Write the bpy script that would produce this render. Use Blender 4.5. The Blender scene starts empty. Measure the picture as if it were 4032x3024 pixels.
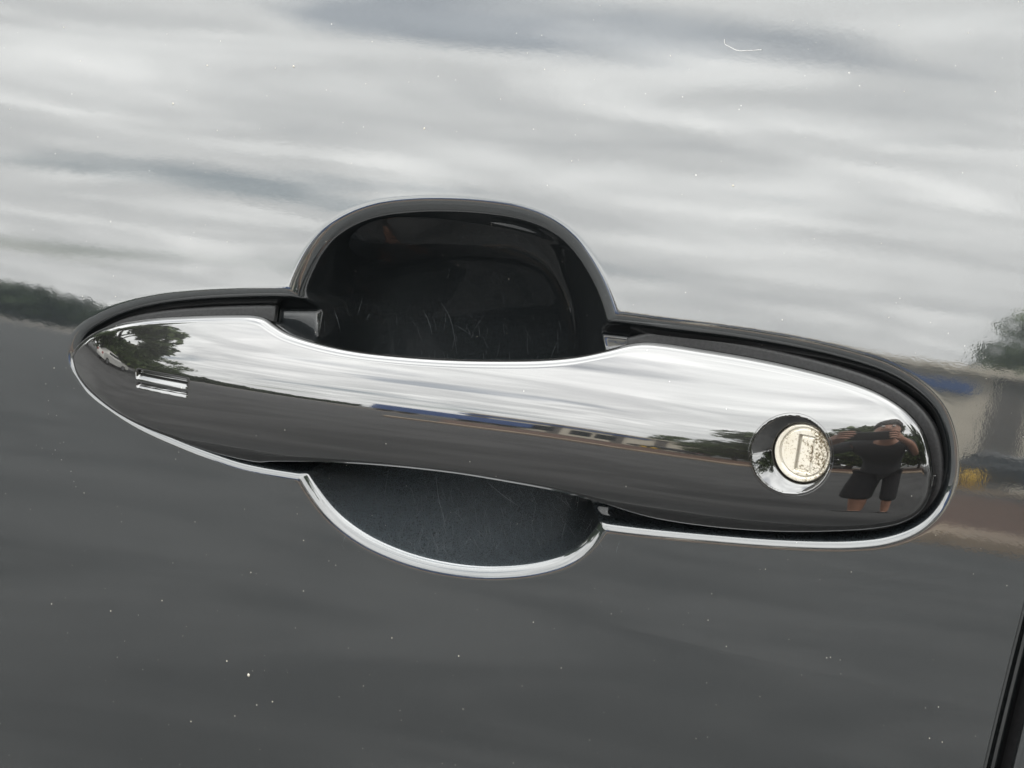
import bpy, bmesh, math, random
import numpy as np
from mathutils import Vector, Matrix, noise as mnoise
from math import sin, cos, tan, radians, pi, sqrt, degrees

scene = bpy.context.scene
C = scene.collection
rng = np.random.default_rng(7)
random.seed(7)

# ------------------------------------------------------------------ camera
TILT = radians(10)            # the door skin leans back by this much at the handle
ELEV, YAW, DIST = radians(20), radians(22), 0.75
HFOV, ROLL = radians(18.4), radians(4.2)
ORIGIN = Vector((0, 0, 0.95))                      # middle of the picture on the door skin
cam_off = Vector((DIST*cos(ELEV)*sin(YAW), -DIST*cos(ELEV)*cos(YAW), DIST*sin(ELEV)))
fwd = (-cam_off).normalized()
rgt = fwd.cross(Vector((0, 0, 1))).normalized()
upv = rgt.cross(fwd)
R_ = cos(ROLL)*rgt + sin(ROLL)*upv
U_ = cos(ROLL)*upv - sin(ROLL)*rgt
cam_data = bpy.data.cameras.new('camera')
cam = bpy.data.objects.new('camera', cam_data)
C.objects.link(cam)
m = Matrix((R_, U_, -fwd)).transposed().to_4x4()
m.translation = ORIGIN + cam_off
cam.matrix_world = m
cam_data.sensor_width = 36
cam_data.lens = 18/tan(HFOV/2)
cam_data.clip_start = 0.02
cam_data.clip_end = 3000
scene.camera = cam

# ------------------------------------------------------------------ sky
SUN_EL, SUN_AZ = radians(57), radians(150)        # high, over the far side of the car
sun_dir = Vector((sin(SUN_AZ)*cos(SUN_EL), -cos(SUN_AZ)*cos(SUN_EL), sin(SUN_EL)))   # towards the sun
world = bpy.data.worlds.new('World')
scene.world = world
world.use_nodes = True
nt = world.node_tree
nt.nodes.clear()


def N(nt, kind, **kw):
    n = nt.nodes.new(kind)
    for k, v in kw.items():
        if k in n.inputs:
            n.inputs[k].default_value = v
        else:
            setattr(n, k, v)
    return n


def L(nt, a, b):
    nt.links.new(a, b)


def math_(nt, op, a, b=None, c=None):
    n = nt.nodes.new('ShaderNodeMath')
    n.operation = op
    for i, v in enumerate((a, b, c)):
        if v is None:
            continue
        if isinstance(v, (int, float)):
            n.inputs[i].default_value = v
        else:
            nt.links.new(v, n.inputs[i])
    return n.outputs[0]


def ramp(nt, fac, stops):
    r = nt.nodes.new('ShaderNodeValToRGB')
    els = r.color_ramp.elements
    while len(els) < len(stops):
        els.new(0.5)
    for e, (p, c) in zip(els, stops):
        e.position = p
        e.color = (c, c, c, 1) if isinstance(c, (int, float)) else (*c, 1)
    nt.links.new(fac, r.inputs[0])
    return r.outputs[0]


def mix(nt, fac, a, b, mode='MIX'):
    n = nt.nodes.new('ShaderNodeMix')
    n.data_type = 'RGBA'
    n.blend_type = mode
    for s, v in ((n.inputs[0], fac), (n.inputs[6], a), (n.inputs[7], b)):
        if isinstance(v, (int, float)):
            s.default_value = v
        elif isinstance(v, tuple):
            s.default_value = (*v, 1)
        else:
            nt.links.new(v, s)
    return n.outputs[2]


CLOUD_SHIFT = (4.3, 2.2, 0)
out = N(nt, 'ShaderNodeOutputWorld')
bg = N(nt, 'ShaderNodeBackground', Strength=0.1)
sky = N(nt, 'ShaderNodeTexSky', sky_type='NISHITA', sun_disc=False, sun_elevation=SUN_EL,
        sun_rotation=math.atan2(sun_dir.x, sun_dir.y), air_density=1.2, dust_density=1.5)
tc = N(nt, 'ShaderNodeTexCoord')
sep = N(nt, 'ShaderNodeSeparateXYZ')
L(nt, tc.outputs['Generated'], sep.inputs[0])
zc = math_(nt, 'ADD', math_(nt, 'MAXIMUM', sep.outputs[2], 0.0), 0.13)
comb = N(nt, 'ShaderNodeCombineXYZ')                # the cloud deck seen in perspective
L(nt, math_(nt, 'DIVIDE', sep.outputs[0], zc), comb.inputs[0])
L(nt, math_(nt, 'DIVIDE', sep.outputs[1], zc), comb.inputs[1])
mp = N(nt, 'ShaderNodeMapping')
mp.inputs['Rotation'].default_value = (0, 0, radians(12))
mp.inputs['Scale'].default_value = (0.8, 1.35, 1)
mp.inputs['Location'].default_value = CLOUD_SHIFT
L(nt, comb.outputs[0], mp.inputs[0])
n1 = N(nt, 'ShaderNodeTexNoise', Scale=2.1, Detail=8.0, Roughness=0.55, Distortion=0.9)
L(nt, mp.outputs[0], n1.inputs['Vector'])
n2 = N(nt, 'ShaderNodeTexNoise', Scale=1.15, Detail=4.0, Roughness=0.5, Distortion=0.2)
L(nt, mp.outputs[0], n2.inputs['Vector'])
n3 = N(nt, 'ShaderNodeTexNoise', Scale=8.5, Detail=6.0, Roughness=0.6, Distortion=0.4)
L(nt, mp.outputs[0], n3.inputs['Vector'])
cloud = math_(nt, 'ADD', math_(nt, 'MULTIPLY', n1.outputs['Fac'], 0.86), math_(nt, 'MULTIPLY', n3.outputs['Fac'], 0.14))
shade = ramp(nt, cloud, [(0.32, (9.8, 10.0, 10.0)), (0.45, (11.6, 11.75, 11.6)), (0.55, (14.2, 14.35, 14.1)), (0.67, (17.8, 17.9, 17.5))])
gaps = ramp(nt, n2.outputs['Fac'], [(0.33, 0.60), (0.435, 0.0)])     # thin places where blue shows
zen = math_(nt, 'ADD', 0.86, math_(nt, 'MULTIPLY', math_(nt, 'MAXIMUM', sep.outputs[2], 0.0), 0.38))
cl = mix(nt, 1.0, shade, zen, 'MULTIPLY')
skyc = mix(nt, 1.0, sky.outputs[0], (0.75, 0.75, 0.75), 'MULTIPLY')
L(nt, mix(nt, gaps, cl, skyc), bg.inputs['Color'])
L(nt, bg.outputs[0], out.inputs[0])

# ------------------------------------------------------------------ sun behind thin cloud
sl = bpy.data.lights.new('sun', 'SUN')
sl.energy = 1.5
sl.angle = radians(14)
sl.color = (1.0, 0.96, 0.9)
so = bpy.data.objects.new('sun', sl)
C.objects.link(so)
so.location = (0, 0, 30)
so.rotation_euler = sun_dir.to_track_quat('Z', 'Y').to_euler()

# ------------------------------------------------------------------ exposure
vs = scene.view_settings
vs.view_transform = 'Standard'
vs.look = 'None'
vs.gamma = 1
vs.use_curve_mapping = False
vs.exposure = 2.55


# ================================================================== helpers
def tag(o, label=None, cat=None, group=None, kind=None):
    for k, v in (('label', label), ('category', cat), ('group', group), ('kind', kind)):
        if v:
            o[k] = v
    return o


def empty(name, loc=(0, 0, 0), rz=0):
    o = bpy.data.objects.new(name, None)
    o.location = loc
    o.rotation_euler = (0, 0, rz)
    o.empty_display_size = 0.1
    C.objects.link(o)
    return o


def np_mesh(name, verts, faces, mat, parent=None, smooth=True, mats=None):
    """verts (n,3), faces (m,4) or (m,3) integer arrays."""
    me = bpy.data.meshes.new(name)
    faces = np.asarray(faces, dtype=np.int32)
    k = faces.shape[1]
    me.vertices.add(len(verts))
    me.vertices.foreach_set('co', np.asarray(verts, dtype=np.float32).ravel())
    me.loops.add(faces.size)
    me.loops.foreach_set('vertex_index', faces.ravel())
    me.polygons.add(len(faces))
    me.polygons.foreach_set('loop_start', np.arange(0, faces.size, k, dtype=np.int32))
    me.polygons.foreach_set('use_smooth', np.full(len(faces), smooth))
    me.update(calc_edges=True)
    me.validate()
    o = bpy.data.objects.new(name, me)
    if mat:
        me.materials.append(mat)
    C.objects.link(o)
    if parent:
        o.parent = parent
    return o


def grid_faces(n, mm, cyc=False, flip=False):
    i = np.arange(n-1)[:, None]
    j = np.arange(mm if cyc else mm-1)[None, :]
    j2 = (j+1) % mm
    f = np.stack([i*mm+j, (i+1)*mm+j, (i+1)*mm+j2, i*mm+j2], -1).reshape(-1, 4)
    return f[:, ::-1] if flip else f


def bm_obj(name, bm, mat, parent=None, smooth=False):
    me = bpy.data.meshes.new(name)
    bm.to_mesh(me)
    bm.free()
    if smooth:
        me.polygons.foreach_set('use_smooth', [True]*len(me.polygons))
    me.materials.append(mat)
    o = bpy.data.objects.new(name, me)
    C.objects.link(o)
    if parent:
        o.parent = parent
    return o


def add_box(bm, lo, hi, bevel=0.0):
    r = bmesh.ops.create_cube(bm, size=1)
    vs_ = r['verts']
    for v in vs_:
        v.co = Vector([lo[k]+(v.co[k]+.5)*(hi[k]-lo[k]) for k in range(3)])
    if bevel:
        es = list({e for v in vs_ for e in v.link_edges})
        bmesh.ops.bevel(bm, geom=es, offset=bevel, segments=2, affect='EDGES', profile=0.5)


def add_tube(bm, pts, rad, seg=8, cap=True):
    rings = []
    pts = [Vector(p) for p in pts]
    for i, p in enumerate(pts):
        t = (pts[min(i+1, len(pts)-1)]-pts[max(i-1, 0)]).normalized()
        a = t.cross(Vector((0.31, 0.17, 0.93)))
        a.normalize()
        b = t.cross(a)
        r = rad[i] if isinstance(rad, (list, tuple)) else rad
        rings.append([bm.verts.new(p+r*(cos(2*pi*k/seg)*a+sin(2*pi*k/seg)*b)) for k in range(seg)])
    for q in range(len(rings)-1):
        for k in range(seg):
            bm.faces.new((rings[q][k], rings[q][(k+1) % seg], rings[q+1][(k+1) % seg], rings[q+1][k]))
    if cap:
        bm.faces.new(rings[0][::-1])
        bm.faces.new(rings[-1])


def spline(pts, n=16, closed=True):
    """Centripetal-ish Catmull-Rom through 2D points."""
    p = np.asarray(pts, float)
    k = len(p)
    outp = []
    rngk = range(k if closed else k-1)
    for i in rngk:
        if closed:
            a, b, c, d = p[i-1], p[i], p[(i+1) % k], p[(i+2) % k]
        else:
            a, b, c, d = p[max(i-1, 0)], p[i], p[i+1], p[min(i+2, k-1)]
        # centripetal parametrisation keeps tight bends free of overshoot
        t0 = 0
        t1 = t0+max(np.linalg.norm(b-a), 1e-9)**.5
        t2 = t1+max(np.linalg.norm(c-b), 1e-9)**.5
        t3 = t2+max(np.linalg.norm(d-c), 1e-9)**.5
        if np.linalg.norm(b-a) < 1e-8:
            a = b-(c-b)
            t1 = t0+np.linalg.norm(b-a)**.5
            t2 = t1+np.linalg.norm(c-b)**.5
            t3 = t2+max(np.linalg.norm(d-c), 1e-9)**.5
        if np.linalg.norm(d-c) < 1e-8:
            d = c+(c-b)
            t3 = t2+np.linalg.norm(d-c)**.5
        t = np.linspace(t1, t2, n, endpoint=False)[:, None]
        A1 = (t1-t)/(t1-t0)*a+(t-t0)/(t1-t0)*b
        A2 = (t2-t)/(t2-t1)*b+(t-t1)/(t2-t1)*c
        A3 = (t3-t)/(t3-t2)*c+(t-t2)/(t3-t2)*d
        B1 = (t2-t)/(t2-t0)*A1+(t-t0)/(t2-t0)*A2
        B2 = (t3-t)/(t3-t1)*A2+(t-t1)/(t3-t1)*A3
        outp.append((t2-t)/(t2-t1)*B1+(t-t1)/(t2-t1)*B2)
    r = np.concatenate(outp)
    if not closed:
        r = np.vstack([r, p[-1]])
    return r


def resample(poly, n):
    q = np.vstack([poly, poly[:1]])
    s = np.concatenate([[0], np.cumsum(np.linalg.norm(np.diff(q, axis=0), axis=1))])
    t = np.linspace(0, s[-1], n, endpoint=False)
    return np.stack([np.interp(t, s, q[:, 0]), np.interp(t, s, q[:, 1])], 1)


# ---- door frame: u along the car, w up the door skin, h outwards from it
nrm = Vector((0, -cos(TILT), sin(TILT)))
wax = Vector((0, sin(TILT), cos(TILT)))


def trace(px, py, h=0.0):
    """Door coordinates (metres) of a point measured on the photograph, lying h above the door skin."""
    k = tan(HFOV/2)/2016
    d = fwd+R_*((px-2016)*k)+U_*((1512-py)*k)
    t = (h-cam_off.dot(nrm))/d.dot(nrm)
    p = cam_off+d*t
    return np.array([p.x, p.dot(wax)])


def traces(pts, h=0.0):
    return np.array([trace(x, y, h) for x, y in pts])


def inside_dist(poly, P):
    """Signed distance to a closed polyline, positive inside; P (k,2)."""
    A = poly.astype(np.float32)
    B = np.roll(A, -1, axis=0)
    E_ = B-A
    L2 = (E_**2).sum(1)
    res = np.empty(len(P), np.float32)
    for s in range(0, len(P), 20000):
        Q = P[s:s+20000].astype(np.float32)
        dx = Q[:, 0:1]-A[None, :, 0]
        dy = Q[:, 1:2]-A[None, :, 1]
        t = np.clip((dx*E_[:, 0]+dy*E_[:, 1])/L2, 0, 1)
        d2 = (dx-t*E_[:, 0])**2+(dy-t*E_[:, 1])**2
        cond = (A[None, :, 1] > Q[:, 1:2]) != (B[None, :, 1] > Q[:, 1:2])
        with np.errstate(divide='ignore', invalid='ignore'):
            xi = E_[None, :, 0]*(Q[:, 1:2]-A[None, :, 1])/E_[None, :, 1]+A[None, :, 0]
        ins = (cond & (Q[:, 0:1] < xi)).sum(1) % 2 == 1
        d = np.sqrt(d2.min(1))
        res[s:s+20000] = np.where(ins, d, -d)
    return res


def blur(Hm, sig):
    r = int(4*sig+1)
    k = np.exp(-np.arange(-r, r+1)**2/(2*sig*sig))
    k /= k.sum()
    for ax in (0, 1):
        Hm = np.apply_along_axis(lambda v: np.convolve(np.pad(v, r, mode='edge'), k, 'valid'), ax, Hm)
    return Hm


def smooth1(x, y, xs, sig):
    """Linear interpolation of knots, then a gaussian of width sig, sampled at xs."""
    fx = np.linspace(x[0]-4*sig, x[-1]+4*sig, 3000)
    fy = np.interp(fx, x, y)
    st = fx[1]-fx[0]
    r = int(4*sig/st)+1
    k = np.exp(-(np.arange(-r, r+1)*st)**2/(2*sig*sig))
    k /= k.sum()
    fy = np.convolve(np.pad(fy, r, mode='edge'), k, 'valid')
    return np.interp(xs, fx, fy)


# ================================================================== materials
def new_mat(name):
    mt = bpy.data.materials.new(name)
    mt.use_nodes = True
    t = mt.node_tree
    b = t.nodes['Principled BSDF']
    return mt, t, b


def paint_mat(name, base, coat_ior, flake, rough=0.32, metal=0.0, peel=0.02, dust=0.0):
    """Black metallic paint: a dark base with fine flakes under a clear coat with slight orange peel."""
    mt, t, b = new_mat(name)
    tcn = N(t, 'ShaderNodeTexCoord')
    vor = N(t, 'ShaderNodeTexVoronoi', Scale=7000.0)
    L(t, tcn.outputs['Object'], vor.inputs['Vector'])
    sepc = N(t, 'ShaderNodeSeparateColor')
    L(t, vor.outputs['Color'], sepc.inputs[0])
    fl = ramp(t, sepc.outputs[0], [(0.55, 0.0), (1.0, 1.0)])
    big = N(t, 'ShaderNodeTexNoise', Scale=26.0, Detail=5.0, Roughness=0.6)
    L(t, tcn.outputs['Object'], big.inputs['Vector'])
    film = ramp(t, big.outputs['Fac'], [(0.35, 0.0), (0.75, 1.0)])
    c0 = mix(t, fl, base, tuple(min(1, x*flake) for x in base))
    c1 = mix(t, math_(t, 'MULTIPLY', film, dust), c0, (0.25, 0.24, 0.22))
    if dust > 0.008:                                  # skylight painted into the colour: grainy bluish lift where the metal faces up
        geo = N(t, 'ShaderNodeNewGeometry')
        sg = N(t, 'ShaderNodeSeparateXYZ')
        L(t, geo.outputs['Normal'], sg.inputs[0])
        skylit_grain = N(t, 'ShaderNodeTexNoise', Scale=2600.0, Detail=2.0, Roughness=0.7)
        L(t, tcn.outputs['Object'], skylit_grain.inputs['Vector'])
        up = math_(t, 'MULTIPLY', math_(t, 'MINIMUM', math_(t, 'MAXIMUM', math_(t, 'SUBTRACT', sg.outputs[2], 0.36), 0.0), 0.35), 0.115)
        up = math_(t, 'MULTIPLY', up, ramp(t, skylit_grain.outputs['Fac'], [(0.35, 0.55), (0.7, 1.5)]))
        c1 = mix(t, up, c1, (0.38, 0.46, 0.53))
    # thin scatter of pale dust specks of different sizes
    for sc, th in ((300.0, 0.03), (800.0, 0.05)):
        v2 = N(t, 'ShaderNodeTexVoronoi', Scale=sc)
        L(t, tcn.outputs['Object'], v2.inputs['Vector'])
        sc2 = N(t, 'ShaderNodeSeparateColor')
        L(t, v2.outputs['Color'], sc2.inputs[0])
        pick = math_(t, 'GREATER_THAN', sc2.outputs[1], 0.978)
        near = math_(t, 'LESS_THAN', v2.outputs['Distance'], th*2.2)
        c1 = mix(t, math_(t, 'MULTIPLY', math_(t, 'MULTIPLY', pick, near), 0.45), c1, (0.28, 0.27, 0.24))
    L(t, c1, b.inputs['Base Color'])
    b.inputs['Roughness'].default_value = rough
    b.inputs['Specular IOR Level'].default_value = 0.12
    b.inputs['Metallic'].default_value = metal
    b.inputs['Coat Weight'].default_value = 1.0
    b.inputs['Coat IOR'].default_value = coat_ior
    pl = N(t, 'ShaderNodeTexNoise', Scale=420.0, Detail=2.0)
    L(t, tcn.outputs['Object'], pl.inputs['Vector'])
    pf = N(t, 'ShaderNodeTexNoise', Scale=2600.0, Detail=1.0)
    L(t, tcn.outputs['Object'], pf.inputs['Vector'])
    hgt = math_(t, 'ADD', pl.outputs['Fac'], math_(t, 'MULTIPLY', pf.outputs['Fac'], 0.35))
    bp = N(t, 'ShaderNodeBump', Strength=1.0, Distance=peel*1e-4)
    L(t, hgt, bp.inputs['Height'])
    L(t, bp.outputs[0], b.inputs['Coat Normal'])
    rg = math_(t, 'ADD', 0.022, math_(t, 'MULTIPLY', film, 0.02))
    L(t, rg, b.inputs['Coat Roughness'])
    return mt


def simple(name, col, rough=0.6, var=0.25, scale=30.0, metal=0.0, bump=0.0, coat=0.0, col2=None, spec=0.5):
    mt, t, b = new_mat(name)
    tcn = N(t, 'ShaderNodeTexCoord')
    no = N(t, 'ShaderNodeTexNoise', Scale=scale, Detail=6.0, Roughness=0.6)
    L(t, tcn.outputs['Object'], no.inputs['Vector'])
    c2 = col2 or tuple(x*(1-var) for x in col)
    c1 = col if col2 else tuple(min(1, x*(1+var)) for x in col)
    L(t, mix(t, ramp(t, no.outputs['Fac'], [(0.35, 0.0), (0.65, 1.0)]), c2, c1), b.inputs['Base Color'])
    b.inputs['Roughness'].default_value = rough
    b.inputs['Metallic'].default_value = metal
    b.inputs['Coat Weight'].default_value = coat
    b.inputs['Specular IOR Level'].default_value = spec
    if bump:
        bp = N(t, 'ShaderNodeBump', Strength=0.6, Distance=bump)
        L(t, no.outputs['Fac'], bp.inputs['Height'])
        L(t, bp.outputs[0], b.inputs['Normal'])
    return mt


M = {}
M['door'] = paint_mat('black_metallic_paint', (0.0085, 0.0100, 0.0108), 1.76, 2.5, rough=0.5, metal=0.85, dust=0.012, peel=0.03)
M['handle'] = paint_mat('gloss_black_handle_paint', (0.0020, 0.0020, 0.0020), 1.8, 1.5, dust=0.003, peel=0.006)
M['rubber'] = simple('black_rubber', (0.006, 0.006, 0.0065), 0.7, spec=0.1, scale=900)
M['bezel'] = paint_mat('gloss_black_plastic', (0.0022, 0.0022, 0.0022), 1.7, 1.2, dust=0.0, peel=0.004)

# ================================================================== ground
mt, t, b = new_mat('worn_asphalt')
tcn = N(t, 'ShaderNodeTexCoord')
na = N(t, 'ShaderNodeTexNoise', Scale=0.75, Detail=5.0, Roughness=0.6, Distortion=1.2)
nb = N(t, 'ShaderNodeTexNoise', Scale=90.0, Detail=3.0, Roughness=0.7)
nc = N(t, 'ShaderNodeTexVoronoi', Scale=160.0)
for n in (na, nb, nc):
    L(t, tcn.outputs['Object'], n.inputs['Vector'])
c = mix(t, ramp(t, na.outputs['Fac'], [(0.40, 0.0), (0.60, 1.0)]), (0.021, 0.022, 0.023), (0.062, 0.063, 0.064))
c = mix(t, 0.35, c, mix(t, nb.outputs['Fac'], (0.024, 0.024, 0.024), (0.072, 0.072, 0.070)))
L(t, c, b.inputs['Base Color'])
b.inputs['Roughness'].default_value = 0.85
bp = N(t, 'ShaderNodeBump', Strength=0.5, Distance=0.004)
L(t, nc.outputs['Distance'], bp.inputs['Height'])
L(t, bp.outputs[0], b.inputs['Normal'])
M['asphalt'] = mt
bm = bmesh.new()
bmesh.ops.create_grid(bm, x_segments=8, y_segments=8, size=900)
tag(bm_obj('ground', bm, M['asphalt']), kind='structure')

# ================================================================== the car door
car = empty('parked_car')
tag(car, 'glossy black car seen close at its front door and handle', 'car')


def part(o, parent):
    o.location = ORIGIN
    o.rotation_euler = (-TILT, 0, 0)
    o.parent = parent
    return o


def subpart(o, parent):
    """a sub-part shares its part's frame"""
    o.parent = parent
    return o


def vv(u, w, h):
    return np.stack([u, -h, w], -1)


# horizon line of the skin: where its normal is that of the frame
hz = traces([(0, 1470), (4032, 1965)])
RV, RU = 0.72, 3.2


def door_h(u, w):
    w0 = hz[0, 1]+(u-hz[0, 0])*(hz[1, 1]-hz[0, 1])/(hz[1, 0]-hz[0, 0])
    dw = w-np.clip(w0, -0.03, 0.03)
    return -RV*(np.sqrt(1+(dw/RV)**2)-1)*1.0 - u*u/(2*RU)


pocket_px = [(248, 1397), (262, 1345), (300, 1288), (370, 1243), (470, 1200), (600, 1168), (750, 1150), (900, 1141),
             (1050, 1137), (1300, 1143), (1700, 1170), (2100, 1210), (2420, 1236), (2620, 1262), (2900, 1297),
             (3150, 1340), (3350, 1388), (3500, 1440), (3620, 1512), (3706, 1600), (3752, 1710), (3765, 1820),
             (3750, 1930), (3700, 2030), (3620, 2102), (3500, 2150), (3350, 2168), (3100, 2163), (2800, 2140),
             (2400, 2098), (1900, 2010), (1500, 1940), (1130, 1888), (1010, 1868), (930, 1850), (850, 1824), (700, 1769), (525, 1690),
             (420, 1624), (330, 1554), (282, 1488), (255, 1440)]
cup_px = [(1115, 1190), (1128, 1125), (1155, 1055), (1197, 975), (1260, 898), (1350, 838), (1465, 797), (1600, 779),
          (1740, 776), (1900, 786), (2050, 812), (2170, 860), (2262, 930), (2330, 1020), (2380, 1110), (2412, 1190),
          (2440, 1290), (2470, 1480), (2480, 1750), (2460, 1960), (2420, 2050), (2375, 2125), (2320, 2185),
          (2240, 2238), (2120, 2274), (1980, 2290), (1850, 2288), (1700, 2266), (1550, 2222), (1400, 2150),
          (1280, 2055), (1195, 1945), (1140, 1840), (1105, 1700), (1092, 1500), (1100, 1310)]
pocket = resample(spline(traces(pocket_px)), 560)
cup = resample(spline(traces(cup_px)), 420)

STEP = 0.00024
ul, ur = pocket[:, 0].min()-0.002, pocket[:, 0].max()+0.002
wl, wh = cup[:, 1].min()-0.002, cup[:, 1].max()+0.002
ud = np.arange(ul, ur, STEP)
wd = np.arange(wl, wh, STEP)
GU, GW = np.meshgrid(ud, wd, indexing='ij')
P2 = np.stack([GU.ravel(), GW.ravel()], 1)
sp = inside_dist(pocket, P2).reshape(GU.shape)
sc = inside_dist(cup, P2).reshape(GU.shape)


def profile(knots):
    """depth below the skin as a function of the distance inside an outline, from its slope (mm, slope)"""
    x = np.linspace(0, 0.045, 4000)
    g = np.interp(x, [k_[0]*1e-3 for k_ in knots], [k_[1] for k_ in knots])
    d = np.concatenate([[0], np.cumsum((g[1:]+g[:-1])/2*np.diff(x))])
    return lambda s_: np.interp(s_, x, d)


pocket_prof = profile([(0, 0), (0.25, .06), (2.2, .42), (2.5, 1.6), (4.8, 1.6), (6.0, 0)])
cup_prof = profile([(0, 0), (0.3, .06), (3.2, .42), (3.8, 1.25), (44, 1.25)])
# the bowl's floor is arched top to bottom and nearly straight lengthwise, with steep end walls
wcen, ucen = cup[:, 1].mean(), cup[:, 0].mean()
floor = 0.0205-9.6*(GW-wcen)**2-2.2*(GU-ucen)**2
wall_d = cup_prof(sc)
kk = 0.0060
hmix = np.clip(0.5+0.5*(floor-wall_d)/kk, 0, 1)
bowl = floor*(1-hmix)+wall_d*hmix-kk*hmix*(1-hmix)
bowl = np.maximum(np.minimum(bowl, wall_d), np.minimum(wall_d, profile([(0, 0), (0.3, .06), (3.2, .42), (3.5, .9), (5, .9), (7, 0)])(sc)))
low_bowl = profile([(0, 0), (0.3, .06), (3.2, .42), (3.5, 1.05), (10, .75), (19, .52), (30, .26), (38, .08), (44, 0)])(sc)
wt = np.clip((GW+0.0195)/0.0145, 0, 1)
wt = wt*wt*(3-2*wt)
bowl = low_bowl*(1-wt)+bowl*wt
depth = np.maximum(pocket_prof(sp), bowl)
depth = blur(depth, 1.7)
depth[0, :] = depth[-1, :] = 0
depth[:, 0] = depth[:, -1] = 0

# shut line on the right
gap_px = traces([(4032, 2395), (3867, 3024)])
gk = (gap_px[0, 0]-gap_px[1, 0])/(gap_px[0, 1]-gap_px[1, 1])


def gap_u(w):
    """the shut line, straightening to vertical away from the handle"""
    d = w-gap_px[0, 1]
    return gap_px[0, 0]+gk*0.12*np.tanh(d/0.12)


w_axis = np.concatenate([np.linspace(-0.62, wl, 60)[:-1], wd, np.linspace(wd[-1], 0.16, 34)[1:]])
u_axis = np.concatenate([np.linspace(-0.75, ul, 70)[:-1], ud])
roll_a = np.linspace(0, pi/2, 9)[1:]
RR = 0.0011
edge_n = 26
Uc, Wc = np.meshgrid(u_axis, w_axis, indexing='ij')
H = door_h(Uc, Wc)
i0 = len(np.linspace(-0.75, ul, 70))-1
j0 = len(np.linspace(-0.62, wl, 60))-1
H[i0:i0+len(ud), j0:j0+len(wd)] -= depth
cols_u, cols_w, cols_h = [Uc], [Wc], [H]
ue = gap_u(w_axis)
for tau in np.linspace(0, 1, edge_n)[1:]:
    tt = 1-(1-tau)**1.6
    uu = ud[-1]+tt*(ue-RR-ud[-1])
    cols_u.append(uu[None])
    cols_w.append(w_axis[None])
    cols_h.append(door_h(uu, w_axis)[None])
hb_ = door_h(ue-RR, w_axis)
for an in roll_a:
    cols_u.append((ue-RR+RR*sin(an))[None])
    cols_w.append(w_axis[None])
    cols_h.append((hb_-RR+RR*cos(an))[None])
for dd in (0.0006, 0.0012, 0.0020):                  # hem: a second little fold, then the return flange
    cols_u.append((ue-0.0001*dd/0.0012)[None])
    cols_w.append(w_axis[None])
    cols_h.append((hb_-RR-dd)[None])
for k, (du, dd) in enumerate(((0.0005, 0.0024), (0.0011, 0.0026), (0.0014, 0.0031), (0.0014, 0.012))):
    cols_u.append((ue+du)[None])
    cols_w.append(w_axis[None])
    cols_h.append((hb_-RR-dd)[None])
Uc, Wc, H = np.concatenate(cols_u), np.concatenate(cols_w), np.concatenate(cols_h)
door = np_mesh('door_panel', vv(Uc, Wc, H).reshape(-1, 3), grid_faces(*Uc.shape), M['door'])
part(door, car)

# rear door beyond the shut line
GAPW = 0.0052
w2 = np.linspace(-0.62, 0.16, 160)
ue2 = gap_u(w2)+GAPW
cu, ch = [], []
h2 = door_h(ue2+0.0016, w2)
for dd in (0.014, 0.006, 0.003):
    cu.append(ue2)
    ch.append(h2-dd)
for an in np.linspace(0, pi/2, 9):
    cu.append(ue2+0.0016-0.0016*cos(an))
    ch.append(h2-0.0016+0.0016*sin(an))
for tau in np.linspace(0, 1, 60)[1:]:
    uu = ue2+0.0016+tau**1.5*(0.62-ue2)
    cu.append(uu)
    ch.append(door_h(uu, w2))
cu, ch = np.array(cu), np.array(ch)
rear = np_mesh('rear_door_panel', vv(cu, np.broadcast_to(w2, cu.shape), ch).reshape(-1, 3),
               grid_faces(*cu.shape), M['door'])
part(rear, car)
# black rubber at the bottom of the shut line
bot = np.array([gap_u(w2)-0.004, gap_u(w2)+GAPW*.5, gap_u(w2)+GAPW+0.004])
hh = np.array([h2-0.010, h2-0.0085, h2-0.010])
part(np_mesh('door_seal', vv(bot, np.broadcast_to(w2, bot.shape), hh).reshape(-1, 3), grid_faces(*bot.shape),
             M['rubber']), car)

# ------------------------------------------------------------------ the handle
HH = 0.006
top_px = [(266, 1396), (282, 1372), (310, 1345), (360, 1311), (450, 1279), (580, 1256), (750, 1244), (930, 1240),
          (1000, 1242), (1045, 1253), (1085, 1277), (1140, 1307), (1250, 1343), (1400, 1376), (1600, 1401),
          (1800, 1412), (2000, 1415), (2150, 1412), (2280, 1399), (2400, 1374), (2480, 1354), (2540, 1347),
          (2620, 1352), (2750, 1370), (2950, 1403), (3150, 1445), (3350, 1500), (3480, 1553), (3580, 1622),
          (3640, 1698), (3668, 1790), (3674, 1875)]
bot_px = [(3674, 1875), (3660, 1955), (3620, 2018), (3550, 2062), (3450, 2086), (3300, 2097), (3050, 2098),
          (2800, 2082), (2600, 2056), (2500, 2030), (2430, 2003), (2370, 1982), (2200, 1937), (2000, 1897),
          (1800, 1864), (1500, 1833), (1250, 1820), (1050, 1824), (985, 1830), (850, 1798), (700, 1736),
          (525, 1657), (420, 1595), (330, 1526), (290, 1477), (272, 1430), (266, 1396)]
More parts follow.
